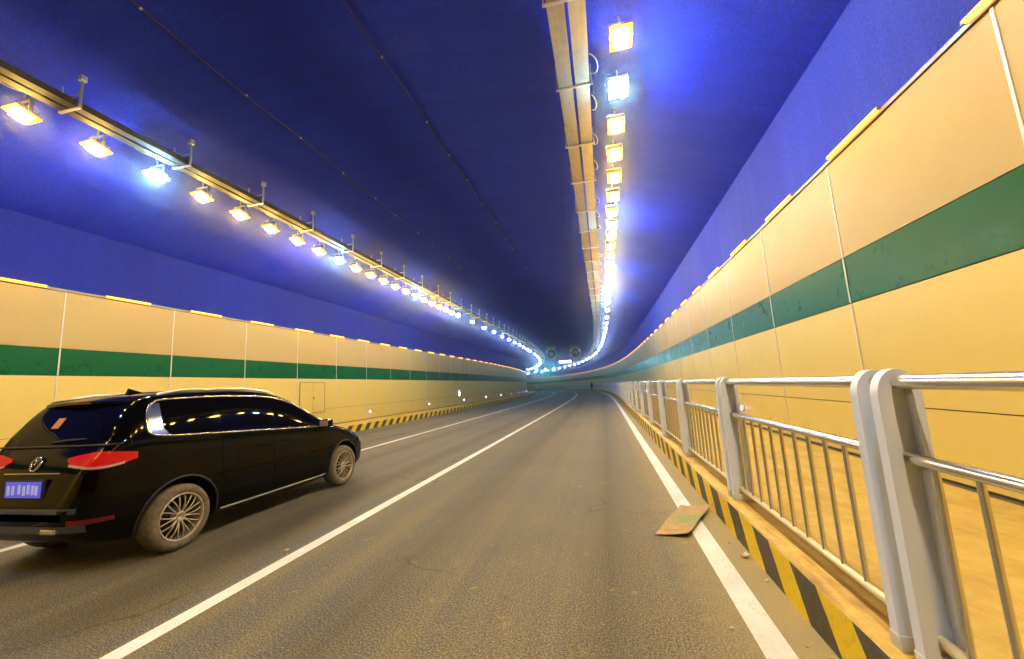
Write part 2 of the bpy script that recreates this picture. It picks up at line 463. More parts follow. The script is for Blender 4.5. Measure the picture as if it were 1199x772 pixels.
for side, X, s_white in ((1, .65, 6.36), (-1, -8.76, 6.12)):
    rowname = 'right row beside the near cable tray' if side > 0 else 'left row over the black car'
    cnt = {'warm': 0, 'cool': 0}
    seq = []
    for k in range(-11, 19): seq.append((s_white + k * 1.004, 'lens_cool' if k % 6 == 0 else 'lens_warm'))
    s = seq[-1][0]; k = 0
    while s < 160:
        s += 3.05 if s < 54 else 5.8
        seq.append((s, 'lens_far_warm' if k == 0 else ('lens_far' if k % 2 else 'lens_pale'))); k += 1
    sd = 'right' if side > 0 else 'left'
    for s, kind in seq:
        if 3.7 < s < 30:
            c = 'cool' if kind == 'lens_cool' else 'warm'
            nm = ORD[cnt[c]]; cnt[c] += 1
            lab = f'{"bluish white" if c == "cool" else "amber"} ceiling floodlight in the {sd} row, {nm} of its colour from the camera'
        elif s >= 30: lab = f'small distant white ceiling floodlight in the {sd} row where it bends away'
        else: lab = f'ceiling floodlight of the {sd} row above and behind the camera'
        lamp(kind, s + (.03 if kind == 'lens_cool' else 0) + random.uniform(-.03, .03), X + random.uniform(-.012, .012), lab, f'ceiling lamps of the {sd} row')

# ------------------------------------------------------------------ cable trays
def tray(side, xa, xb, lab):
    root = empty('cable_tray', W(0, (xa + xb) / 2, 6.35))
    bpy.context.view_layer.update()
    inv = root.matrix_world.inverted()
    def adopt(o):
        o.parent = root; o.matrix_parent_inverse = inv; return o
    mid = (xa + xb) / 2; g_ = .025; z0, z1 = 6.35, 6.46
    for a, b in ((xa, mid - g_), (mid + g_, xb)):
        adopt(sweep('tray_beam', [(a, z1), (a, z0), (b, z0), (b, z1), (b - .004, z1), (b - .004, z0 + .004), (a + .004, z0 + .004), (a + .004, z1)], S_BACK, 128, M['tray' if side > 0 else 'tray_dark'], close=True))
    st = 4.64 - 1.65 * 2 if side > 0 else 4.34 - 1.83 * 2
    step = 1.65 if side > 0 else 1.83
    s = st; j = 0
    sh = {}
    while s < 110:
        ja = random.uniform(-.08, .08) if j > 2 else 0
        mloc = Matrix.Translation(W(s + ja, mid, 0)) @ Matrix.Rotation(heading(s), 4, 'Z')
        if not sh:
            bm = bmesh.new()
            hw = (xb - xa) / 2; hx = hw + .035
            box(bm, (0, 0, z0 - .014), (2 * hw + .10, .042, .022), bevel=.003)
            for x in (-hx, hx): box(bm, (x, 0, z0 + .07), (.022, .036, .17))
            o = build('strap', bm, M['galv'], None); sh['strap'] = [o.data]; bpy.data.objects.remove(o)
            sh['hanger'] = []
            bm = bmesh.new(); tube(bm, [(-hx, 0, z0 + .12), (-hx, 0, zceil(mid - hx) - .005)], .009, 6)
            o = build('hanger', bm, M['galv'], None); sh['hanger'].append(o.data); bpy.data.objects.remove(o)
            bm = bmesh.new()
            top = zceil(mid + hx)
            if side > 0: tube(bm, [(hx, 0, z0 + .12), (hx, 0, top - .005)], .009, 6)
            else:
                tube(bm, [(hx, 0, z0 - .02), (hx, 0, top - .004)], .020, 8)
                box(bm, (hx, 0, top - .05), (.085, .085, .10), bevel=.008)
                box(bm, (hx - .13, 0, z0 + .22), (.26, .03, .03))
            o = build('hanger', bm, M['galv'], None); sh['hanger'].append(o.data); bpy.data.objects.remove(o)
        for nm_, ds_ in sh.items():
            for dd in ds_:
                q = bpy.data.objects.new(nm_, dd); col.objects.link(q)
                q.matrix_world = mloc; q.parent = root; q.matrix_parent_inverse = inv
        s += step; j += 1
    # loops of white lamp cable leaving the tray towards the lamps
    s_w = 6.36 if side > 0 else 6.12
    xe = xb if side > 0 else xa
    dirn = 1 if side > 0 else -1
    for k in range(-2, 40):
        s = s_w - .45 + k * 1.004 + random.uniform(-.12, .12)
        n = random.choice((5, 7, 9)); rr = random.uniform(.07, .15)
        if random.random() < .25: continue
        pts = []
        for i in range(9):
            a = -PI / 2 + PI * i / 8 * random.uniform(.95, 1.05)
            pts.append(W(s + .16 * math.sin(a) * 1.4, xe + dirn * (.02 + rr * max(math.cos(a), 0)), z0 + .10 - .07 * max(math.cos(a), 0) + .03 * i / 8))
        bm = bmesh.new(); tube(bm, pts, .008, 6)
        adopt(build('cable_loop', bm, M['cable_white'], None))
    return tag(root, lab, 'cable tray')
tray(1, -.315, .19, 'pair of steel cable tray beams with pale straps, beside the right lamp row')
tray(-1, -8.30, -7.94, 'cable tray hung on short ceiling posts along the left lamp row')

# ------------------------------------------------------------------ wires on the vault
for X, lab, a in ((-6.05, 'thin red brown wire clipped along the vault, nearer the left lamp row', 0), (-3.22, 'thin red brown wire clipped along the vault, nearer the right cable tray', .3)):
    root = empty('ceiling_wire', W(2, X, zceil(X)))
    bpy.context.view_layer.update(); inv = root.matrix_world.inverted()
    bm = bmesh.new()
    tube(bm, [W(s, X + .02 * math.sin(s * 2.1), zceil(X) - .02 - .012 * math.sin(s * 1.3)) for s in np.arange(-2, 46, .4)], .009, 6)
    o = build('wire', bm, M['cable_brown'], None); o.parent = root; o.matrix_parent_inverse = inv
    for k in range(18):
        s = 2.6 + a + k * 1.45 + random.uniform(-.2, .2)
        bm = bmesh.new(); box(bm, W(s, X + .02 * math.sin(s * 2.1), zceil(X) - .018), (.035, .03, .03), bevel=.004)
        o = build('clip', bm, M['cable_white'], None); o.parent = root; o.matrix_parent_inverse = inv
    tag(root, lab, 'wire')

# ------------------------------------------------------------------ railing
def railing():
    root = empty('guard_railing', W(0, 1.2, HK))
    bpy.context.view_layer.update(); inv = root.matrix_world.inverted()
    def adopt(o):
        o.parent = root; o.matrix_parent_inverse = inv; return o
    PITCH, S0 = 2.342, 2.085
    XRAIL = 1.183
    def post_mesh():
        # frame of flat bar round a thin recessed web; local x = across, y = along (open side at -y), z = up
        bm = bmesh.new()
        zt = 1.155; d = .155
        def outline(inset_f, inset_b, inset_t, z0):
            pts = [(inset_f, z0)]
            cx = d / 2; rx_f = cx - inset_f
            n = 14
            top = zt - inset_t
            ry = .115 - inset_t * .6
            for i in range(n + 1):
                a = PI - PI * i / n
                x = cx + (cx - (inset_f if a > PI / 2 else inset_b)) * math.cos(a)
                pts.append((x, top - ry + ry * math.sin(a)))
            pts.append((d - inset_b, z0))
            return pts
        o1 = outline(0, 0, 0, 0); o2 = outline(.050, .028, .040, 0)
        n = len(o1)
        y0, y1 = -.026, .026
        V = {}
        for nm, pts, y in (('of', o1, y0), ('ob', o1, y1), ('if', o2, y0), ('ib', o2, y1)):
            V[nm] = [bm.verts.new((x, y, z)) for x, z in pts]
        for i in range(n - 1):
            bm.faces.new((V['of'][i], V['of'][i + 1], V['if'][i + 1], V['if'][i]))
            bm.faces.new((V['ob'][i + 1], V['ob'][i], V['ib'][i], V['ib'][i + 1]))
            bm.faces.new((V['of'][i + 1], V['of'][i], V['ob'][i], V['ob'][i + 1]))
            bm.faces.new((V['if'][i], V['if'][i + 1], V['ib'][i + 1], V['ib'][i]))
        for i in (0, n - 1):
            bm.faces.new((V['of'][i], V['if'][i], V['ib'][i], V['ob'][i]))
        es = [e for e in bm.edges if len(e.link_faces) == 2 and e.calc_face_angle(0) > .9 and abs((e.verts[0].co - e.verts[1].co).y) < .001]
        bmesh.ops.bevel(bm, geom=es, offset=.006, segments=2, affect='EDGES')
        # web, a thin plate inside the frame
        wv = []
        for y in (.016, .024):
            wv.append([bm.verts.new((x, y, z)) for x, z in outline(.045, .024, .036, .0)])
        for q in (wv[0][::-1], wv[1]): bm.faces.new(q)
        box(bm, (.0 + d / 2, 0, .030), (d + .006, .066, .06), mi=1, bevel=.004)
        bmesh.ops.recalc_face_normals(bm, faces=bm.faces)
        me = bpy.data.meshes.new('post'); bm.to_mesh(me); bm.free()
        me.materials.append(M['post']); me.materials.append(M['post_foot'])
        for p in me.polygons: p.use_smooth = True
        me.set_sharp_from_angle(angle=R(30))
        return me
    pm = post_mesh()
    nb = 0; rest = bmesh.new()
    sb = -1
    pairs = [S0 + PITCH * k for k in range(-2, 66)]
    pbm = bmesh.new()
    for s in pairs:
        for ds, flip in ((-.072, 1), (.072, -1)):
            mw = Matrix.Translation(W(s + ds, 1.10, HK)) @ Matrix.Rotation(heading(s), 4, 'Z') @ Matrix.Scale(flip, 4, (0, 1, 0))
            if s > 104:
                k0 = len(pbm.verts); pbm.from_mesh(pm); pbm.verts.ensure_lookup_table()
                for v in pbm.verts[k0:]: v.co = mw @ v.co
                continue
            o = bpy.data.objects.new('post', pm); col.objects.link(o)
            o.matrix_world = mw
            o.parent = root; o.matrix_parent_inverse = inv
    o = adopt(build('post', pbm, [M['post'], M['post_foot']], None)); o['kind'] = 'stuff'
    bm = bmesh.new(); tube(bm, [W(s, XRAIL, 1.385) for s in s_range(pairs[0] - .3, pairs[-1] + .3, 1.0, 1.2)], .030, 16)
    adopt(build('top_rail', bm, M['steel'], None))
    order = 0
    for a, b in zip(pairs[:-1], pairs[1:]):
        a_, b_ = a + .06, b - .06
        ss = [a_ + (b_ - a_) * i / 3 for i in range(4)]
        for nm, z, r in (('mid_rail', 1.077, .0235), ('bottom_rail', .388, .0215)):
            bm = bmesh.new(); tube(bm, [W(s, XRAIL, z) for s in ss], r, 14)
            adopt(build(nm, bm, M['steel' if nm == 'mid_rail' else 'film'], None))
        n = 11
        for i in range(n):
            s = a + .20 + (b - a - .40) * i / (n - 1) + random.uniform(-.004, .004)
            seen = b > 1.0
            tgt = bmesh.new() if (seen and nb < 99) else rest
            t0 = W(s, XRAIL, .40); t1 = W(s + random.uniform(-.003, .003), XRAIL, 1.065)
            tube(tgt, [t0, t1], .0125, 10 if s < 14 else 6)
            if tgt is not rest:
                nb += 1; adopt(build('baluster', tgt, M['steel'], None))
    o = adopt(build('baluster', rest, M['steel'], None)); o['kind'] = 'stuff'
    # scraps of clear film left on a few balusters
    return tag(root, 'polished steel railing with paired blue grey posts on the striped kerb', 'railing')
railing()

# ------------------------------------------------------------------ cabinet, exit sign, marker lights
def cabinet():
    a, b, z0, z1 = 14.08, 15.56, .88, 2.13
    root = empty('wall_cabinet', W((a + b) / 2, XL, z0))
    bm = bmesh.new()
    wd = b - a
    for y, z, sy, sz in ((-wd / 2, .62, .03, 1.27), (wd / 2, .62, .03, 1.27), (0, 0, wd, .03), (0, z1 - z0, wd, .03)): box(bm, (.014, y, z), (.028, sy, sz))
    build('frame', bm, mat('cabinet_frame', (.30, .20, .10), .5), root)
    for y in (-wd / 4, wd / 4):
        bm = bmesh.new(); box(bm, (.011, y, (z1 - z0) / 2), (.018, wd / 2 - .035, z1 - z0 - .05), bevel=.003)
        d = build('door', bm, M['cream_low'], root)
        if y > 0:
            bm = bmesh.new(); box(bm, (.03, .05, .60), (.025, .03, .10), bevel=.005)
            build('handle', bm, M['dark'], d)
    return tag(root, 'double door cabinet set in the left wall below the green stripe, beyond the car roof', 'cabinet')
cabinet()
root = empty('exit_sign', W(32.5, XL + .05, 1.02), heading(32.5))
bm = bmesh.new(); box(bm, (0, 0, .2), (.07, .30, .46), bevel=.01); build('housing', bm, M['galv'], root)
bm = bmesh.new(); box(bm, (.04, 0, .2), (.012, .26, .40)); build('face', bm, M['exit'], root)
tag(root, 'small glowing pale green sign on the lower left wall', 'sign')
mk = None
def marker(s, X, rot, lab, grp):
    global mk
    if mk is None:
        mk = empty('marker_light')
        bm = bmesh.new(); lathe(bm, [(0, .0001), (0, .075), (.02, .07), (.03, .05), (.03, .0001)], 16); build('rim', bm, M['galv'], mk)
        bm = bmesh.new(); lathe(bm, [(.028, .048), (.042, .03), (.046, .0001)], 16); build('lens', bm, M['violet'], mk)
        o = mk
    else: o = copy_tree(mk)
    o.location = W(s, X, .65); o.rotation_euler = (0, 0, heading(s) + rot)
    tag(o, lab, 'marker light', grp)
for i in range(13):
    s = 19.05 + 7.35 * i
    lab = f'violet marker light low on the left wall, {ORD[i]} along from the cabinet' if i < 6 else 'tiny violet marker light low on the left wall at the bend'
    marker(s, XL + .004, 0, lab, 'violet marker lights on the left wall')
for i in range(10):
    s = 10.9 + 7.35 * i
    lab = f'violet marker light low on the right wall behind the railing, {ORD[i]} from the camera'
    marker(s, XR - .006, PI, lab, 'violet marker lights on the right wall')

# ------------------------------------------------------------------ jet fans, message sign, lane signals
def jet_fan(s, X, lab):
    Zf = 6.05
    root = empty('jet_fan', W(s, X, Zf), heading(s))
    bm = bmesh.new()
    lathe(bm, [(-1.6, .84), (-1.55, .80), (-1.5, .76), (1.5, .76), (1.6, .84), (1.6, .80), (1.5, .70), (-1.5, .70), (-1.6, .80)], 40, 'y', closed=True)
    build('casing', bm, M['fan'], root, 40)
    bm = bmesh.new(); lathe(bm, [(-1.15, .0001), (-1.1, .10), (-.95, .20), (-.7, .24), (.2, .24), (.2, .0001)], 24, 'y'); build('hub', bm, M['fan'], root)
    for k in range(8):
        bm = bmesh.new()
        Mk = Matrix.Rotation(2 * PI * k / 8, 4, 'Y') @ Matrix.Translation((0, -.55, .46)) @ Matrix.Rotation(R(38), 4, 'Z')
        box(bm, (0, 0, 0), (.20, .02, .46), Mk, bevel=.006)
        build('blade', bm, M['dark'], root)
    top = zceil(X) - Zf
    for y in (-.9, .9):
        bm = bmesh.new()
        for x in (-.5, .5): box(bm, (x, y, (.55 + top) / 2), (.06, .08, top - .55))
        box(bm, (0, y, top - .03), (1.2, .12, .04))
        build('bracket', bm, M['galv'], root)
    bm = bmesh.new(); box(bm, (-.62, -.5, -.56), (.16, .3, .16), bevel=.02); build('junction_box', bm, M['cable_white'], root)
    tag(root, lab, 'jet fan', 'jet fans under the vault')
jet_fan(60.0, -6.2, 'round jet fan under the vault far ahead, the left of two')
jet_fan(61.0, -2.7, 'round jet fan under the vault far ahead, the right of two')
root = empty('message_sign', W(78, -4.1, 5.45), heading(78))
bm = bmesh.new(); box(bm, (0, 0, .28), (2.5, .25, .62), bevel=.02); build('cabinet', bm, M['dark'], root)
bm = bmesh.new()
x = -1.05
while x < 1.0:
    wd = random.uniform(.16, .30); box(bm, (x + wd / 2, -.131, .29), (wd, .012, .30)); x += wd + .06
build('display', bm, M['led_text'], root)
bm = bmesh.new()
for x in (-.9, .9): tube(bm, [(x, 0, .55), (x, 0, zceil(-4.1) - 5.45)], .03, 8)
build('hanger', bm, M['galv'], root)
tag(root, 'lit white message board hanging below the two jet fans', 'message board')
for X, lab in ((-8.45, 'leftmost'), (-6.2, 'middle'), (-4.05, 'rightmost')):
    s = 104.5
    root = empty('lane_signal', W(s, X, 5.15), heading(s))
    bm = bmesh.new(); box(bm, (0, 0, .3), (.62, .16, .62), bevel=.03); build('housing', bm, M['dark'], root)
    bm = bmesh.new(); lathe(bm, [(-.085, .0001), (-.085, .22), (-.07, .24)], 24, 'y', (0, 0, .3)); build('lens', bm, M['teal'], root)
    bm = bmesh.new(); tube(bm, [(0, 0, .58), (0, 0, zceil(X) - 5.15)], .03, 8); build('hanger', bm, M['galv'], root)
    tag(root, f'teal lane signal glowing at the bend, {lab} of the three', 'lane signal', 'teal lane signals')

# ------------------------------------------------------------------ board and litter on the road
def board():
    c = [(0.345, 4.22), (0.63, 4.165), (1.015, 5.02), (.724, 5.15)]
    bm = bmesh.new(); N = 12
    lo = []; hi = []
    for j in range(N + 1):
        for i in range(N + 1):
            u, v = i / N, j / N
            x = (c[0][0] * (1 - u) + c[1][0] * u) * (1 - v) + (c[3][0] * (1 - u) + c[2][0] * u) * v
            y = (c[0][1] * (1 - u) + c[1][1] * u) * (1 - v) + (c[3][1] * (1 - u) + c[2][1] * u) * v
            z = .012 + .030 * u * u + .020 * max(0, v - .6) + .006 * math.sin(5 * v + 2 * u)
            x += .008 * math.sin(9 * v) * (1 if i in (0, N) else 0)
            lo.append(bm.verts.new((x, y, z - .007))); hi.append(bm.verts.new((x, y, z)))
    q = lambda L_, i, j: L_[j * (N + 1) + i]
    for j in range(N):
        for i in range(N):
            bm.faces.new((q(hi, i, j), q(hi, i + 1, j), q(hi, i + 1, j + 1), q(hi, i, j + 1)))
            bm.faces.new((q(lo, i, j + 1), q(lo, i + 1, j + 1), q(lo, i + 1, j), q(lo, i, j)))
    for i in range(N):
        for (a, b) in (((i, 0), (i + 1, 0)), ((i + 1, N), (i, N)), ((0, i + 1), (0, i)), ((N, i), (N, i + 1))):
            bm.faces.new((q(lo, *a), q(lo, *b), q(hi, *b), q(hi, *a)))
    m = mat('worn_board', rough=.75); t = NT(m); o = t.coord('Object')
    cc = t.ramp(t.noise(o, 14, 5, .65), [(.3, (.30, .17, .05)), (.65, (.45, .29, .10))])
    gm = t.n('ShaderNodeTexCoord'); mp = t.n('ShaderNodeMapping'); mp.inputs['Location'].default_value = (-.72, -4.62, 0); t.l(gm.outputs['Object'], mp.inputs['Vector'])
    ln = t.n('ShaderNodeVectorMath', operation='LENGTH'); t.l(mp.outputs[0], ln.inputs[0])
    st = t.ramp(t.math('ADD', t.math('MULTIPLY', ln.outputs['Value'], 2.2), t.math('MULTIPLY', t.noise(o, 9, 5, .7), .9)), [(.62, (.85, .85, .85)), (1.05, (0, 0, 0))])
    t.base(t.mixc(st, cc, (.17, .27, .06))); t.bump(t.noise(o, 30, 5), .3, .004)
    o = build('board', bm, m, None, 40)
    tag(o, 'warped orange brown board with a green stain lying on the right edge line', 'board')
board()
def crumple(name, p, r, m, lab, cat, flat=.6):
    bm = bmesh.new(); bmesh.ops.create_icosphere(bm, subdivisions=2, radius=r)
    for v in bm.verts:
        k = random.uniform(.6, 1.15); v.co = Vector((v.co.x * k, v.co.y * k, v.co.z * k * flat))
    mn = min(v.co.z for v in bm.verts)
    for v in bm.verts: v.co.z -= mn
    o = build(name, bm, m); o.location = p
    return tag(o, lab, cat)
M['paper'] = mat('paper', (.62, .56, .42), .8); M['leaf'] = mat('dry_leaf', (.40, .28, .10), .7)
crumple('paper_scrap', W(3.773, .985, .0), .032, M['paper'], 'crumpled pale paper scrap on the asphalt between edge line and kerb', 'paper')
crumple('dry_leaf', W(3.606, -3.16, .0), .028, M['leaf'], 'small dry leaf on the road beside the middle line', 'leaf', .35)
crumple('stone', W(2.754, .597, .0), .013, M['paper'], 'small pale stone on the road left of the right edge line', 'stone')
crumple('stone', W(2.63, .93, .0), .010, M['leaf'], 'small brown stone between the right edge line and the kerb', 'stone')
for i in range(14):
    s = random.uniform(2.4, 12); 
    crumple('stone', W(s, random.uniform(.90, 1.02), 0), random.uniform(.006, .014), random.choice((M['paper'], M['leaf'], M['kerb_top'])), 'small stone in the dirt along the foot of the striped kerb', 'stone')['group'] = 'stones at the kerb foot'
# ------------------------------------------------------------------ the car
M['car'] = mat('black_car_paint', (.002, .002, .0025), .09, 0, .13, .05)
M['glass'] = mat('tinted_glass', (.002, .002, .002), .03, 0, .10, 0)
M['chrome'] = mat('chrome', (.82, .80, .76), .14, 1.0)
M['rail_silver'] = mat('brushed_silver', (.70, .69, .66), .28, .9)
M['sill'] = mat('dusty_sill_trim', (.30, .28, .24), .4, .6)
M['black_plastic'] = mat('black_plastic', (.012, .012, .013), .5)
M['grey_plastic'] = mat('grey_plastic', (.05, .055, .06), .4)
M['red_lens'] = mat('red_lens', (.26, .002, .004), .22, 0, .3, .05, emit=(1.0, .015, .01), estr=.22)
M['red_dark'] = mat('red_reflector', (.16, .004, .006), .2, 0, .5, .3)
M['clear_lens'] = mat('clear_lamp_lens', (.60, .42, .42), .12, .2, .5, .6)
M['plate'] = mat('blue_plate', (.05, .06, .55), .35, emit=(.16, .16, .9), estr=.35)  # faint glow stands in for the plate lamp's light
M['plate_mark'] = mat('plate_marks', (.40, .42, .8), .5, emit=(.6, .6, 1.0), estr=.22)  # marks given the same stand-in glow as the plate
M['orange_patch'] = mat('flat_orange', (.62, .20, .03), .5)  # small orange rectangle on the rear window
def m_dusty(name, a, b):
    m = mat(name, rough=.8); t = NT(m); o = t.coord('Object')
    t.base(t.ramp(t.noise(o, 22, 5, .65), [(.3, a), (.7, b)])); t.bump(t.noise(o, 60, 3), .2, .003); return m
M['tyre'] = m_dusty('dusty_tyre', (.085, .065, .035), (.20, .155, .085))
M['rim'] = m_dusty('dusty_alloy', (.34, .28, .18), (.55, .48, .34)); M['rim'].node_tree.nodes['Principled BSDF'].inputs['Metallic'].default_value = .55
M['rim'].node_tree.nodes['Principled BSDF'].inputs['Roughness'].default_value = .4

def pchip(xs, ys, x):
    xs = np.array(xs, float); ys = np.array(ys, float)
    h = np.diff(xs); dl = np.diff(ys) / h
    m = np.zeros(len(xs)); m[0], m[-1] = dl[0], dl[-1]
    for i in range(1, len(xs) - 1):
        if dl[i - 1] * dl[i] > 0:
            w1, w2 = 2 * h[i] + h[i - 1], h[i] + 2 * h[i - 1]
            m[i] = (w1 + w2) / (w1 / dl[i - 1] + w2 / dl[i])
    x = min(max(x, xs[0]), xs[-1])
    i = min(int(np.searchsorted(xs, x, side='right')) - 1, len(xs) - 2)
    t = (x - xs[i]) / h[i]
    return float((1 + 2 * t) * (1 - t) ** 2 * ys[i] + t * (1 - t) ** 2 * h[i] * m[i] + t * t * (3 - 2 * t) * ys[i + 1] + t * t * (t - 1) * h[i] * m[i + 1])

def make_car():
    CX = -5.265
    REF = 3.53
    root = empty('car', (CX, REF, 0))
    bpy.context.view_layer.update(); inv = root.matrix_world.inverted()
    def part(name, bm, m, parent=None, smooth=None):
        """geometry in road space with x measured from the car's middle"""
        for v in bm.verts: v.co.y -= REF
        o = build(name, bm, m, parent or root, smooth)
        return o
    st_ = [2.78, 2.81, 2.85, 2.92, 3.03, 3.14, 3.24, 3.40, 3.80, 4.30, 4.80, 5.20, 5.55, 5.90, 6.12, 6.45, 6.75, 6.95, 7.05, 7.10]
    T = {
        'top':  [.56, .78, .96, 1.10, 1.30, 1.465, 1.562, 1.605, 1.632, 1.632, 1.595, 1.508, 1.340, 1.125, 1.025, .915, .805, .705, .615, .530],
        'w':    [.50, .62, .70, .765, .825, .862, .888, .908, .915, .915, .915, .915, .915, .912, .908, .897, .855, .735, .585, .45],
        'belt': [.54, .75, .91, 1.02, 1.09, 1.12, 1.13, 1.125, 1.10, 1.07, 1.045, 1.025, 1.005, .985, .950, .86, .745, .645, .56, .48],
        'wr':   [.42, .53, .61, .665, .69, .69, .682, .688, .695, .700, .695, .685, .690, .72, .745, .745, .70, .60, .47, .36],
        'zb':   [.40, .36, .31, .275, .25, .235, .225, .215, .205, .20, .20, .20, .205, .21, .215, .225, .24, .27, .31, .36]}
    def prof(s):
        q = {k: pchip(st_, v, s) for k, v in T.items()}
        w_, zt, zbl, wr, zb = q['w'], q['top'], q['belt'], q['wr'], q['zb']
        z6 = zbl + (zt - zbl) * .80
        K = [(0, zb), (w_ * .5, zb), (w_ - .13, zb + .005), (w_ - .035, zb + .085), (w_ - .012, zb + .20), (w_, .30 * zb + .70 * min(.60, zbl)), (w_ - .008, zb * .1 + .9 * min(.80, zbl)), (w_ - .038, zbl),
             (w_ - .038 + (wr + .02 - w_ + .038) * .5, zbl + (z6 - zbl) * .55), (wr, z6), (wr - .06, zt - .03), (wr - .20, zt - .008), (wr * .4, zt), (0, zt + .003)]
        K = [K[0]] + K + [K[-1]]
        out = []
        for i in range(1, len(K) - 2):
            p0, p1, p2, p3 = K[i - 1], K[i], K[i + 1], K[i + 2]
            for j in range(5):
                t = j / 5
                # chord-safe Catmull-Rom with low tension
                def cr(a, b, c, d):
                    m1, m2 = .36 * (c - a), .36 * (d - b)
                    return (2 * t ** 3 - 3 * t * t + 1) * b + (t ** 3 - 2 * t * t + t) * m1 + (-2 * t ** 3 + 3 * t * t) * c + (t ** 3 - t * t) * m2
                out.append((cr(p0[0], p1[0], p2[0], p3[0]), cr(p0[1], p1[1], p2[1], p3[1])))
        out.append(K[-1])
        return out
    # stations, closer together at the ends
    S_ = sorted(set([round(x, 3) for x in np.concatenate([np.linspace(2.78, 3.3, 40), np.linspace(3.3, 6.6, 80), np.linspace(6.6, 7.10, 34)])]))
    bm = bmesh.new(); rings = []
    for s in S_:
        h = prof(s)
        ring = [bm.verts.new((x, s, z)) for x, z in h]
        ring += [bm.verts.new((-x, s, z)) for x, z in h[-2:0:-1]]
        rings.append(ring)
    n = len(rings[0])
    for a, b in zip(rings[:-1], rings[1:]):
        for k in range(n): bm.faces.new((a[k], a[(k + 1) % n], b[(k + 1) % n], b[k]))
    bm.faces.new(rings[0]); bm.faces.new(rings[-1])
    bmesh.ops.recalc_face_normals(bm, faces=bm.faces)
    bm.faces.ensure_lookup_table()
    if max(bm.faces, key=lambda f: f.calc_center_median().z).normal.z < 0: bmesh.ops.reverse_faces(bm, faces=bm.faces)
    bvh = BVHTree.FromBMesh(bm)
    # wheel wells are cut out of the shell
    me = bpy.data.meshes.new('body'); bm.to_mesh(me); bm.free()
    tmp = bpy.data.objects.new('tmp_body', me); col.objects.link(tmp)
    AX = (3.53, 6.225); RW = .325
    cut = bmesh.new()
    for y in AX:
        for sgn in (-1, 1):
            lathe_r = lathe(cut, [(sgn * .60, .0001), (sgn * .60, .385), (sgn * 1.1, .385), (sgn * 1.1, .0001)], 56, 'x', (0, y, RW + .012))
    bmesh.ops.remove_doubles(cut, verts=cut.verts, dist=.001)
    bmesh.ops.recalc_face_normals(cut, faces=cut.faces)
    mc = bpy.data.meshes.new('cut'); cut.to_mesh(mc); cut.free()
    oc = bpy.data.objects.new('tmp_cut', mc); col.objects.link(oc)
    md = tmp.modifiers.new('b', 'BOOLEAN'); md.operation = 'DIFFERENCE'; md.object = oc; md.solver = 'EXACT'
    dg = bpy.context.evaluated_depsgraph_get()
    nm = bpy.data.meshes.new_from_object(tmp.evaluated_get(dg))
    bpy.data.objects.remove(tmp); bpy.data.objects.remove(oc)
    nm.name = 'body'; nm.materials.clear()
    for v in nm.vertices: v.co.y -= REF
    body = link_mesh('body', nm, M['car'], root, 28)
    # --- projection helpers
    def pside(s, z, side=1):
        h = bvh.ray_cast(Vector((2.0 * side, s, z)), Vector((-side, 0, 0)))
        if h[0] is None: h = bvh.find_nearest(Vector((.8 * side, s, z)))
        return h[0], h[1]
    def prear(x, z):
        h = bvh.ray_cast(Vector((x, 1.5, z)), Vector((0, 1, 0)))
        if h[0] is None: h = bvh.find_nearest(Vector((x, 2.8, z)))
        return h[0], h[1]
    def pcorner(phi, z, side=1, front=False):
        c = Vector((.40 * side, 3.35 if not front else 6.45, z)); d = Vector((math.sin(phi) * side, -math.cos(phi) * (1 if not front else -1), 0))
        h = bvh.ray_cast(c + d * 3, -d)
        if h[0] is None: h = bvh.find_nearest(c + d * .6)
        return h[0], h[1]
    def ptop(x, s):
        h = bvh.ray_cast(Vector((x, s, 3)), Vector((0, 0, -1)))
        return h[0], h[1]
    def patch(name, fn, uf, nu, nv, m, off=.004, depth=.012, parent=None, rnd=0):
        """fn(*uf(u,v)) -> (point, normal); raised skin with a skirt going into the body"""
        bm = bmesh.new(); G = []
        for j in range(nv + 1):
            row = []
            for i in range(nu + 1):
                p, nn = fn(*uf(i / nu, j / nv)); row.append((p + nn * off, nn))
            G.append(row)
        V = [[bm.verts.new(p) for p, _ in row] for row in G]
        for j in range(nv):
            for i in range(nu): bm.faces.new((V[j][i], V[j][i + 1], V[j + 1][i + 1], V[j + 1][i]))
        loop = [(0, i) for i in range(nu)] + [(j, nu) for j in range(nv)] + [(nv, i) for i in range(nu, 0, -1)] + [(j, 0) for j in range(nv, 0, -1)]
        B = [bm.verts.new(G[j][i][0] - G[j][i][1] * depth) for j, i in loop]
        for k in range(len(loop)):
            a, b = loop[k], loop[(k + 1) % len(loop)]
            bm.faces.new((V[a[0]][a[1]], B[k], B[(k + 1) % len(loop)], V[b[0]][b[1]]))
        return part(name, bm, m, parent, 35)
    zb_ = lambda s: 1.165 + (s - 3.3) * (1.005 - 1.165) / (5.93 - 3.3)
    def zt_(s): return pchip([3.20, 3.30, 3.5, 4.0, 4.5, 4.85, 5.2, 5.5, 5.75, 5.95], [1.475, 1.515, 1.535, 1.545, 1.532, 1.505, 1.415, 1.275, 1.135, 1.01], s)
    lerp = lambda a, b, t: a + (b - a) * t
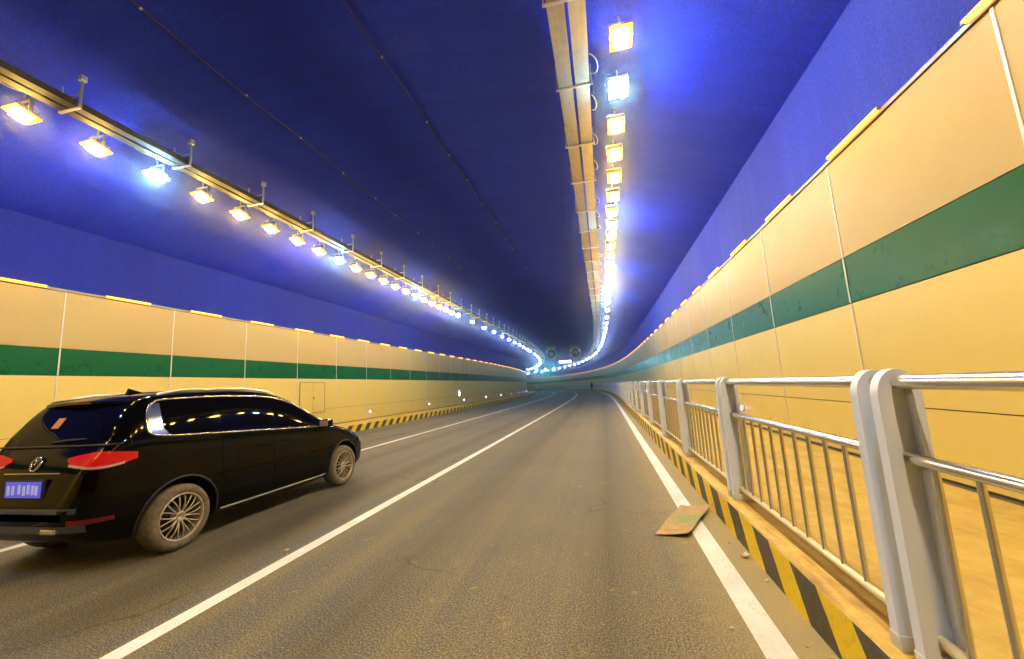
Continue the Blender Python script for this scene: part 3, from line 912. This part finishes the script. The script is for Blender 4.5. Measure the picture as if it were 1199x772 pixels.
    for side in (1, -1):
        # door skins (their raised edges give the shut lines), handles, windows
        for (a, b, zlo) in ((4.72, 5.83, .36), (3.97, 4.705, .36)):
            lo = lambda u: .36 if not (a < 4 and u < .25) else .36 + (.25 - u) * 1.2
            d = patch('door', lambda s, z: pside(s, z, side), lambda u, v: (lerp(a, b, u) + (.0 if a > 4 else 0) , lerp(lo(u), zb_(lerp(a, b, u)) - .03, v)), 16, 16, M['car'], .004, .008)
            bm = bmesh.new()
            s0 = lerp(a, b, .10) if a > 4.5 else lerp(a, b, .62)
            pts = []
            for k in range(7):
                p, nn = pside(s0 + .03 + .20 * k / 6, .915 - .008 * k / 6, side); pts.append(p + nn * (.010 + .026 * math.sin(PI * k / 6) ** .5))
            tube(bm, pts, .012, 8); part('handle', bm, M['car'], d)
        for (a, b) in ((3.35, 3.93), (4.00, 4.74), (4.80, 5.82)):
            patch('window', lambda s, z: pside(s, z, side), lambda u, v: (lerp(a, b, u), lerp(zb_(lerp(a, b, u)) + .004, max(zt_(lerp(a, b, u)) - .012, zb_(lerp(a, b, u)) + .02), v)), 18, 10, M['glass'], .003, .008)
        # bright trim round the whole side glass, broad at its rear end
        bm = bmesh.new()
        pts = [(lerp(5.93, 3.42, i / 40), zb_(lerp(5.93, 3.42, i / 40))) for i in range(41)]
        pts += [(3.33, 1.168), (3.255, 1.185), (3.215, 1.22)]
        pts += [(3.215, 1.28), (3.235, 1.36), (3.262, 1.43), (3.295, 1.482), (3.345, 1.512)]
        pts += [(lerp(3.36, 5.95, i / 44), zt_(lerp(3.36, 5.95, i / 44))) for i in range(45)]
        P3 = []
        for s, z in pts:
            p, nn = pside(s, z, side); P3.append(p + nn * .004)
        tube(bm, P3, .0115, 8); part('window_trim', bm, M['chrome'])
        patch('trim_blade', lambda s, z: pside(s, z, side), lambda u, v: (lerp(3.213 + .075 * v ** 1.4 + .045 * max(0, 1 - v * 4) ** 2, 3.325 + .055 * v + .06 * max(0, 1 - v * 3.5) ** 1.5, u), lerp(1.178, 1.497, v)), 6, 12, M['chrome'], .005, .01)
        # sill strip, wheel arch lips
        bm = bmesh.new(); tube(bm, [pside(lerp(3.98, 5.78, i / 20), .275, side)[0] + Vector((.006 * side, 0, 0)) for i in range(21)], .011, 8); part('sill_strip', bm, M['sill'])
        for y in AX:
            bm = bmesh.new(); pts = []
            for k in range(31):
                a = R(-8) + R(196) * k / 30
                yy, zz = y + .392 * math.cos(a), RW + .012 + .392 * math.sin(a)
                p, nn = pside(yy, max(zz, .30), side); pts.append(Vector((p.x, yy, max(zz, .26))))
            tube(bm, pts, .012, 6); part('arch_lip', bm, M['black_plastic'])
        # tail lamp wrapped round the corner
        zl = lambda u: pchip([0, .25, .6, 1], [1.005, .945, .925, .985], u)
        zh = lambda u: pchip([0, .25, .6, 1], [1.030, 1.055, 1.075, 1.045], u)
        def ctl(u, v): return (lerp(R(-4), R(62), u), lerp(zl(u), zh(u), v))
        tl = patch('tail_lamp', lambda ph, z: pcorner(ph, z, side), ctl, 24, 8, M['red_lens'], .010, .014)
        patch('reflector', lambda ph, z: pcorner(ph, z, side), lambda u, v: (lerp(R(2), R(52), u), lerp(zl(.2 + .6 * u) + .004, zl(.2 + .6 * u) + .024, v)), 18, 3, M['clear_lens'], .014, .008, tl)
        patch('bumper_reflector', lambda ph, z: pcorner(ph, z, side), lambda u, v: (lerp(R(14), R(48), u), lerp(.455 + .015 * u, .505, v)), 12, 3, M['red_dark'], .006, .01)
        # head lamp, door mirror
        patch('headlight', lambda ph, z: pcorner(ph, z, side, True), lambda u, v: (lerp(R(4), R(58), u), lerp(.60 + .05 * u, .69 + .04 * u, v)), 16, 6, M['clear_lens'], .006, .012)
        bm = bmesh.new()
        vs = box(bm, (0, 0, 0), (.17, .12, .125), Matrix.Translation((.97 * side, 5.68, 1.065)) @ Matrix.Rotation(R(8 * side), 4, 'Z'), bevel=.045)
        tube(bm, [(.86 * side, 5.70, 1.02), (.95 * side, 5.66, 1.06)], .03, 8)
        mr = part('door_mirror', bm, M['car'], None, 50)
        bm = bmesh.new(); box(bm, (0, 0, 0), (.13, .004, .085), Matrix.Translation((.965 * side, 5.618, 1.065)) @ Matrix.Rotation(R(8 * side), 4, 'Z')); part('mirror_glass', bm, M['clear_lens'], mr)
        # roof rail
        bm = bmesh.new(); pts = []
        for k in range(25):
            s = lerp(3.42, 5.0, k / 24); p, nn = ptop(.600 * side, s); e = min(k, 24 - k)
            pts.append(p + Vector((0, 0, .004 + .018 * min(e / 3, 1))))
        tube(bm, pts, .017, 10); part('roof_rail', bm, M['rail_silver'])
    # rear window, windscreen, sunroof glass
    patch('rear_window', prear, lambda u, v: (lerp(-.80 + .15 * v, .80 - .15 * v, u), lerp(1.14, 1.495, v)), 24, 10, M['glass'], .004, .01)
    def wfront(x, z):
        h = bvh.ray_cast(Vector((x, 9, z)), Vector((0, -1, 0))); return (h[0], h[1]) if h[0] is not None else bvh.find_nearest(Vector((x, 5.6, z)))[:2]
    patch('windscreen', wfront, lambda u, v: (lerp(-.66 + .10 * v, .66 - .10 * v, u), lerp(1.13, 1.55, v)), 24, 10, M['glass'], .004, .01)
    patch('sunroof', lambda x, s: ptop(x, s), lambda u, v: (lerp(-.42, .42, u), lerp(3.7, 4.85, v)), 12, 14, M['glass'], .004, .01)
    # roof spoiler
    bm = bmesh.new(); up_, dn_ = [], []
    for i in range(25):
        u = -1 + 2 * i / 24; x = .57 * u; e = 1 - .25 * u ** 6
        up_.append([(x, 3.40, 1.609 - .022 * u * u), (x, 3.24, 1.594 - .020 * u * u), (x, 3.115 + .07 * u * u, 1.552 - .018 * u * u)])
        dn_.append([(x, 3.40, 1.56 - .022 * u * u), (x, 3.24, 1.545 - .020 * u * u), (x, 3.12 + .07 * u * u, 1.526 - .018 * u * u)])
    rows = []
    for a, b in zip(up_, dn_): rows.append([bm.verts.new(p) for p in a + b[::-1]])
    for a, b in zip(rows[:-1], rows[1:]):
        for k in range(6): bm.faces.new((a[k], a[(k + 1) % 6], b[(k + 1) % 6], b[k]))
    bm.faces.new(rows[0]); bm.faces.new(rows[-1][::-1])
    sp = part('roof_spoiler', bm, M['car'], None, 50)
    bm = bmesh.new(); box(bm, (0, 3.118, 1.537), (.36, .014, .018)); part('brake_light', bm, M['red_dark'], sp)
    # tailgate furniture
    bm = bmesh.new(); tube(bm, [prear(x, 1.135)[0] + Vector((0, -.012, 0)) for x in np.linspace(-.78, .78, 21)], .010, 6); part('tailgate_seam', bm, M['black_plastic'])
    bm = bmesh.new(); p, nn = prear(0, 1.16); q, _ = prear(.42, 1.19)
    tube(bm, [p + nn * .015, p.lerp(q, .5) + nn * .03, q + nn * .012], .009, 6); part('wiper', bm, M['black_plastic'])
    p, nn = prear(-.02, .772)
    bm = bmesh.new(); box(bm, (0, 0, 0), (.50, .02, .17), Matrix.Translation(p + Vector((0, -.006, 0))), bevel=.006); part('plate_recess', bm, M['black_plastic'])
    bm = bmesh.new(); box(bm, (0, 0, 0), (.44, .012, .14), Matrix.Translation(p + Vector((0, -.022, 0))), bevel=.003); pl = part('number_plate', bm, M['plate'])
    for k, x in enumerate((-.175, -.115, -.035, .025, .08, .135, .18)):
        bm = bmesh.new()
        box(bm, (0, 0, 0), (.030, .004, .082), Matrix.Translation(p + Vector((x, -.0295, random.uniform(-.006, .006)))))
        part('plate_mark', bm, M['plate_mark'], pl)
    # round emblem: a ring holding a V over a W
    p, nn = prear(0, .985)
    Me = Matrix.Translation(p + nn * .012) @ nn.to_track_quat('Z', 'Y').to_matrix().to_4x4()
    bm = bmesh.new()
    ring = [Me @ Vector((.062 * math.cos(a), .062 * math.sin(a), 0)) for a in np.linspace(0, 2 * PI, 33)]
    tube(bm, ring, .007, 8, caps=False)
    for seg in (((-.03, .050), (0, .004), (.03, .050)), ((-.053, .022), (-.026, -.052), (0, -.006), (.026, -.052), (.053, .022))):
        tube(bm, [Me @ Vector((x, y, .002)) for x, y in seg], .006, 6)
    part('emblem', bm, M['chrome'])
    bm = bmesh.new(); tube(bm, [prear(x, .905)[0] + Vector((0, -.008, 0)) for x in np.linspace(-.36, .36, 13)], .008, 6); part('tailgate_strip', bm, M['chrome'])
    # bumper: step, lower valance, exhaust trims
    patch('bumper_step', prear, lambda u, v: (lerp(-.62, .62, u), lerp(.565, .605, v)), 24, 3, M['grey_plastic'], .018, .02)
    patch('bumper_valance', prear, lambda u, v: (lerp(-.68, .68, u), lerp(.40, .455, v)), 24, 3, M['grey_plastic'], .010, .02)
    for x in (-.40, .40):
        bm = bmesh.new(); p, nn = prear(x, .425); box(bm, (0, 0, 0), (.17, .05, .045), Matrix.Translation(p + Vector((0, -.012, 0))), bevel=.012); part('exhaust_trim', bm, M['chrome'])
    p, nn = prear(-.12, 1.345)
    bm = bmesh.new()
    ux = Vector((1, 0, 0)); uy = nn.cross(ux).normalized(); ux = uy.cross(nn).normalized()
    box(bm, (0, 0, 0), (.095, .115, .004), Matrix.Translation(p + nn * .008) @ Matrix((ux, uy, nn)).transposed().to_4x4()); part('orange_patch', bm, M['orange_patch'])
    bm = bmesh.new(); p, _ = ptop(0, 3.62)
    vv = [bm.verts.new((x, 3.62 + y, p.z + z)) for x, y, z in ((-.03, -.07, -.005), (.03, -.07, -.005), (.03, .10, -.005), (-.03, .10, -.005), (-.006, -.06, .055), (.006, -.06, .055))]
    for f in ((0, 1, 2, 3), (0, 4, 5, 1), (1, 5, 2), (0, 3, 4), (4, 3, 2, 5)): bm.faces.new([vv[k] for k in f])
    part('aerial', bm, M['car'])
    # grille
    bm = bmesh.new()
    for k in range(4): box(bm, (0, 7.10, .42 + .04 * k), (.62, .03, .016), bevel=.004)
    part('grille', bm, M['chrome'])
    # wheels
    def wheel():
        wr_ = empty('wheel')
        bm = bmesh.new()
        lathe(bm, [(-.10, .228), (-.105, .27), (-.095, .305), (-.06, .322), (.06, .322), (.095, .305), (.105, .27), (.10, .228), (.06, .222), (-.06, .222)], 64, 'x', closed=True)
        build('tyre', bm, M['tyre'], wr_)
        bm = bmesh.new()
        lathe(bm, [(.100, .236), (.107, .228), (.10, .216), (.07, .210), (-.09, .205), (-.09, .225), (.06, .226)], 64, 'x', closed=True)
        lathe(bm, [(.055, .0001), (.085, .034), (.083, .050), (.06, .062), (.02, .062)], 24, 'x')
        for k in range(10):
            for t in (-1, 1):
                a0 = 2 * PI * k / 10 + t * .05; a1 = 2 * PI * k / 10 + t * .20
                pts = []
                for j in range(6):
                    u = j / 5; r = .045 + .172 * u; a = a0 + (a1 - a0) * u ** 1.3
                    pts.append((.074 + .020 * math.sin(PI * u * .9), r * math.cos(a), r * math.sin(a)))
                tube(bm, pts, [.0085, .008, .0075, .007, .007, .008], 6)
        build('rim', bm, M['rim'], wr_)
        bm = bmesh.new(); lathe(bm, [(-.02, .0001), (-.02, .15), (.0, .15), (.0, .0001)], 32, 'x'); build('brake_disc', bm, M['dark'], wr_)
        return wr_
    w0 = wheel()
    for i, (y, side) in enumerate(((AX[0], 1), (AX[1], 1), (AX[0], -1), (AX[1], -1))):
        o = w0 if i == 0 else copy_tree(w0)
        o.parent = root; o.location = (side * .803, y - REF, RW)
        o.rotation_euler = (R(17 * i), 0, 0 if side > 0 else PI)
    return tag(root, 'black people carrier with silver roof rails driving in the middle lane', 'car')
make_car()

# ------------------------------------------------------------------ distant walker
def person():
    s = 77.0
    root = empty('person', W(s, .42, .004), heading(s) + R(20))
    bm = bmesh.new()
    J = {'pel': (0, 0, .90), 'wst': (0, .01, 1.06), 'chs': (0, .015, 1.28), 'nk': (0, .02, 1.42), 'hd': (0, .05, 1.53), 'top': (0, .045, 1.63),
         'shl': (-.17, .01, 1.37), 'ell': (-.23, -.02, 1.12), 'wrl': (-.21, .08, .90), 'hal': (-.20, .11, .82),
         'shr': (.17, .01, 1.37), 'elr': (.23, -.04, 1.12), 'wrr': (.21, .02, .89), 'har': (.20, .05, .81),
         'hil': (-.09, 0, .86), 'knl': (-.10, .10, .48), 'anl': (-.10, .08, .08), 'tol': (-.11, .22, .04),
         'hir': (.09, 0, .86), 'knr': (.10, -.02, .48), 'anr': (.10, -.16, .10), 'tor': (.11, -.03, .04)}
    rad = {'pel': .15, 'wst': .14, 'chs': .165, 'nk': .06, 'hd': .095, 'top': .07, 'shl': .075, 'ell': .05, 'wrl': .036, 'hal': .04, 'shr': .075, 'elr': .05, 'wrr': .036, 'har': .04,
           'hil': .10, 'knl': .065, 'anl': .045, 'tol': .04, 'hir': .10, 'knr': .065, 'anr': .045, 'tor': .04}
    E_ = [('pel', 'wst'), ('wst', 'chs'), ('chs', 'nk'), ('nk', 'hd'), ('hd', 'top'), ('chs', 'shl'), ('shl', 'ell'), ('ell', 'wrl'), ('wrl', 'hal'), ('chs', 'shr'), ('shr', 'elr'), ('elr', 'wrr'), ('wrr', 'har'),
          ('pel', 'hil'), ('hil', 'knl'), ('knl', 'anl'), ('anl', 'tol'), ('pel', 'hir'), ('hir', 'knr'), ('knr', 'anr'), ('anr', 'tor')]
    ks = list(J)
    me = bpy.data.meshes.new('p'); me.from_pydata([J[k] for k in ks], [(ks.index(a), ks.index(b)) for a, b in E_], [])
    t = bpy.data.objects.new('tmp', me); col.objects.link(t)
    sk = t.modifiers.new('s', 'SKIN'); t.modifiers.new('u', 'SUBSURF').levels = 2
    if not me.skin_vertices: me.attributes.new('skin', 'FLOAT2', 'POINT') if False else None
    for i, k in enumerate(ks):
        sv = me.skin_vertices[0].data[i]; sv.radius = (rad[k], rad[k]); sv.use_root = (k == 'pel')
    dg = bpy.context.evaluated_depsgraph_get()
    nm = bpy.data.meshes.new_from_object(t.evaluated_get(dg)); bpy.data.objects.remove(t)
    mz = min(v.co.z for v in nm.vertices)
    for v in nm.vertices: v.co.z -= mz
    nm.materials.clear()
    mats = [mat('dark_jacket', (.012, .018, .016), .8), mat('dark_trousers', (.010, .012, .02), .8), mat('skin', (.42, .27, .19), .6), mat('shoe', (.03, .03, .03), .5)]
    o = link_mesh('body', nm, mats, root, 0)
    for p in nm.polygons:
        z = p.center.z; x = abs(p.center.x)
        p.material_index = 2 if z > 1.47 or (x > .15 and z < .92 and z > .75) else (0 if z > .92 or x > .16 else (1 if z > .09 else 3))
    bm = bmesh.new(); bmesh.ops.create_icosphere(bm, subdivisions=3, radius=.112)
    for v in bm.verts:
        v.co = Vector((v.co.x * .92, v.co.y * .98, v.co.z * 1.05)) + Vector((0, .028, 1.585))
    bmesh.ops.delete(bm, geom=[v for v in bm.verts if v.co.y > .09 and v.co.z < 1.63], context='VERTS')
    build('hair', bm, mat('black_hair', (.01, .009, .008), .7), root, 0)
    tag(root, 'person in dark clothes walking at the road edge far ahead by the railing', 'person')
person()

# ------------------------------------------------------------------ thin haze added to make bloom round the lamps
bm = bmesh.new(); box(bm, (-45, 90, 3.6), (190, 260, 10))
vm = bpy.data.materials.new('haze'); vm.use_nodes = True
vm.node_tree.nodes.remove(vm.node_tree.nodes['Principled BSDF'])
pv = vm.node_tree.nodes.new('ShaderNodeVolumePrincipled')
pv.inputs['Color'].default_value = (.86, .90, 1, 1); pv.inputs['Density'].default_value = .0028; pv.inputs['Anisotropy'].default_value = .975
vm.node_tree.links.new(pv.outputs[0], vm.node_tree.nodes['Material Output'].inputs['Volume'])
o = build('haze', bm, vm); tag(o, 'thin haze added for bloom round the tunnel lamps', 'haze', kind='stuff')
# ------------------------------------------------------------------ camera
cam = bpy.data.cameras.new('camera'); co = bpy.data.objects.new('camera', cam); col.objects.link(co)
fw = Vector((-0.21056838, 0.96717713, 0.14222994)); rt = Vector((0.97382215, 0.22027043, -0.05613702)); up = Vector((0.08562349, -0.12668599, 0.9882405))
Mx = Matrix((rt, up, -fw)).transposed().to_4x4(); Mx.translation = Vector((0, 0, H))
co.matrix_world = Mx
cam.sensor_width = 36; cam.lens = 36 * 472.88 / 1199
cam.clip_start = .05; cam.clip_end = 1000
sc.camera = co
sc.view_settings.view_transform = 'Standard'; sc.view_settings.look = 'None'; sc.view_settings.gamma = 1
sc.view_settings.use_curve_mapping = False
sc.view_settings.exposure = 0.52
cy = sc.cycles
cy.use_denoising = True
cy.sample_clamp_indirect = 6
cy.max_bounces = 8; cy.diffuse_bounces = 5; cy.glossy_bounces = 5
cy.use_light_tree = True
cy.caustics_reflective = False; cy.caustics_refractive = False
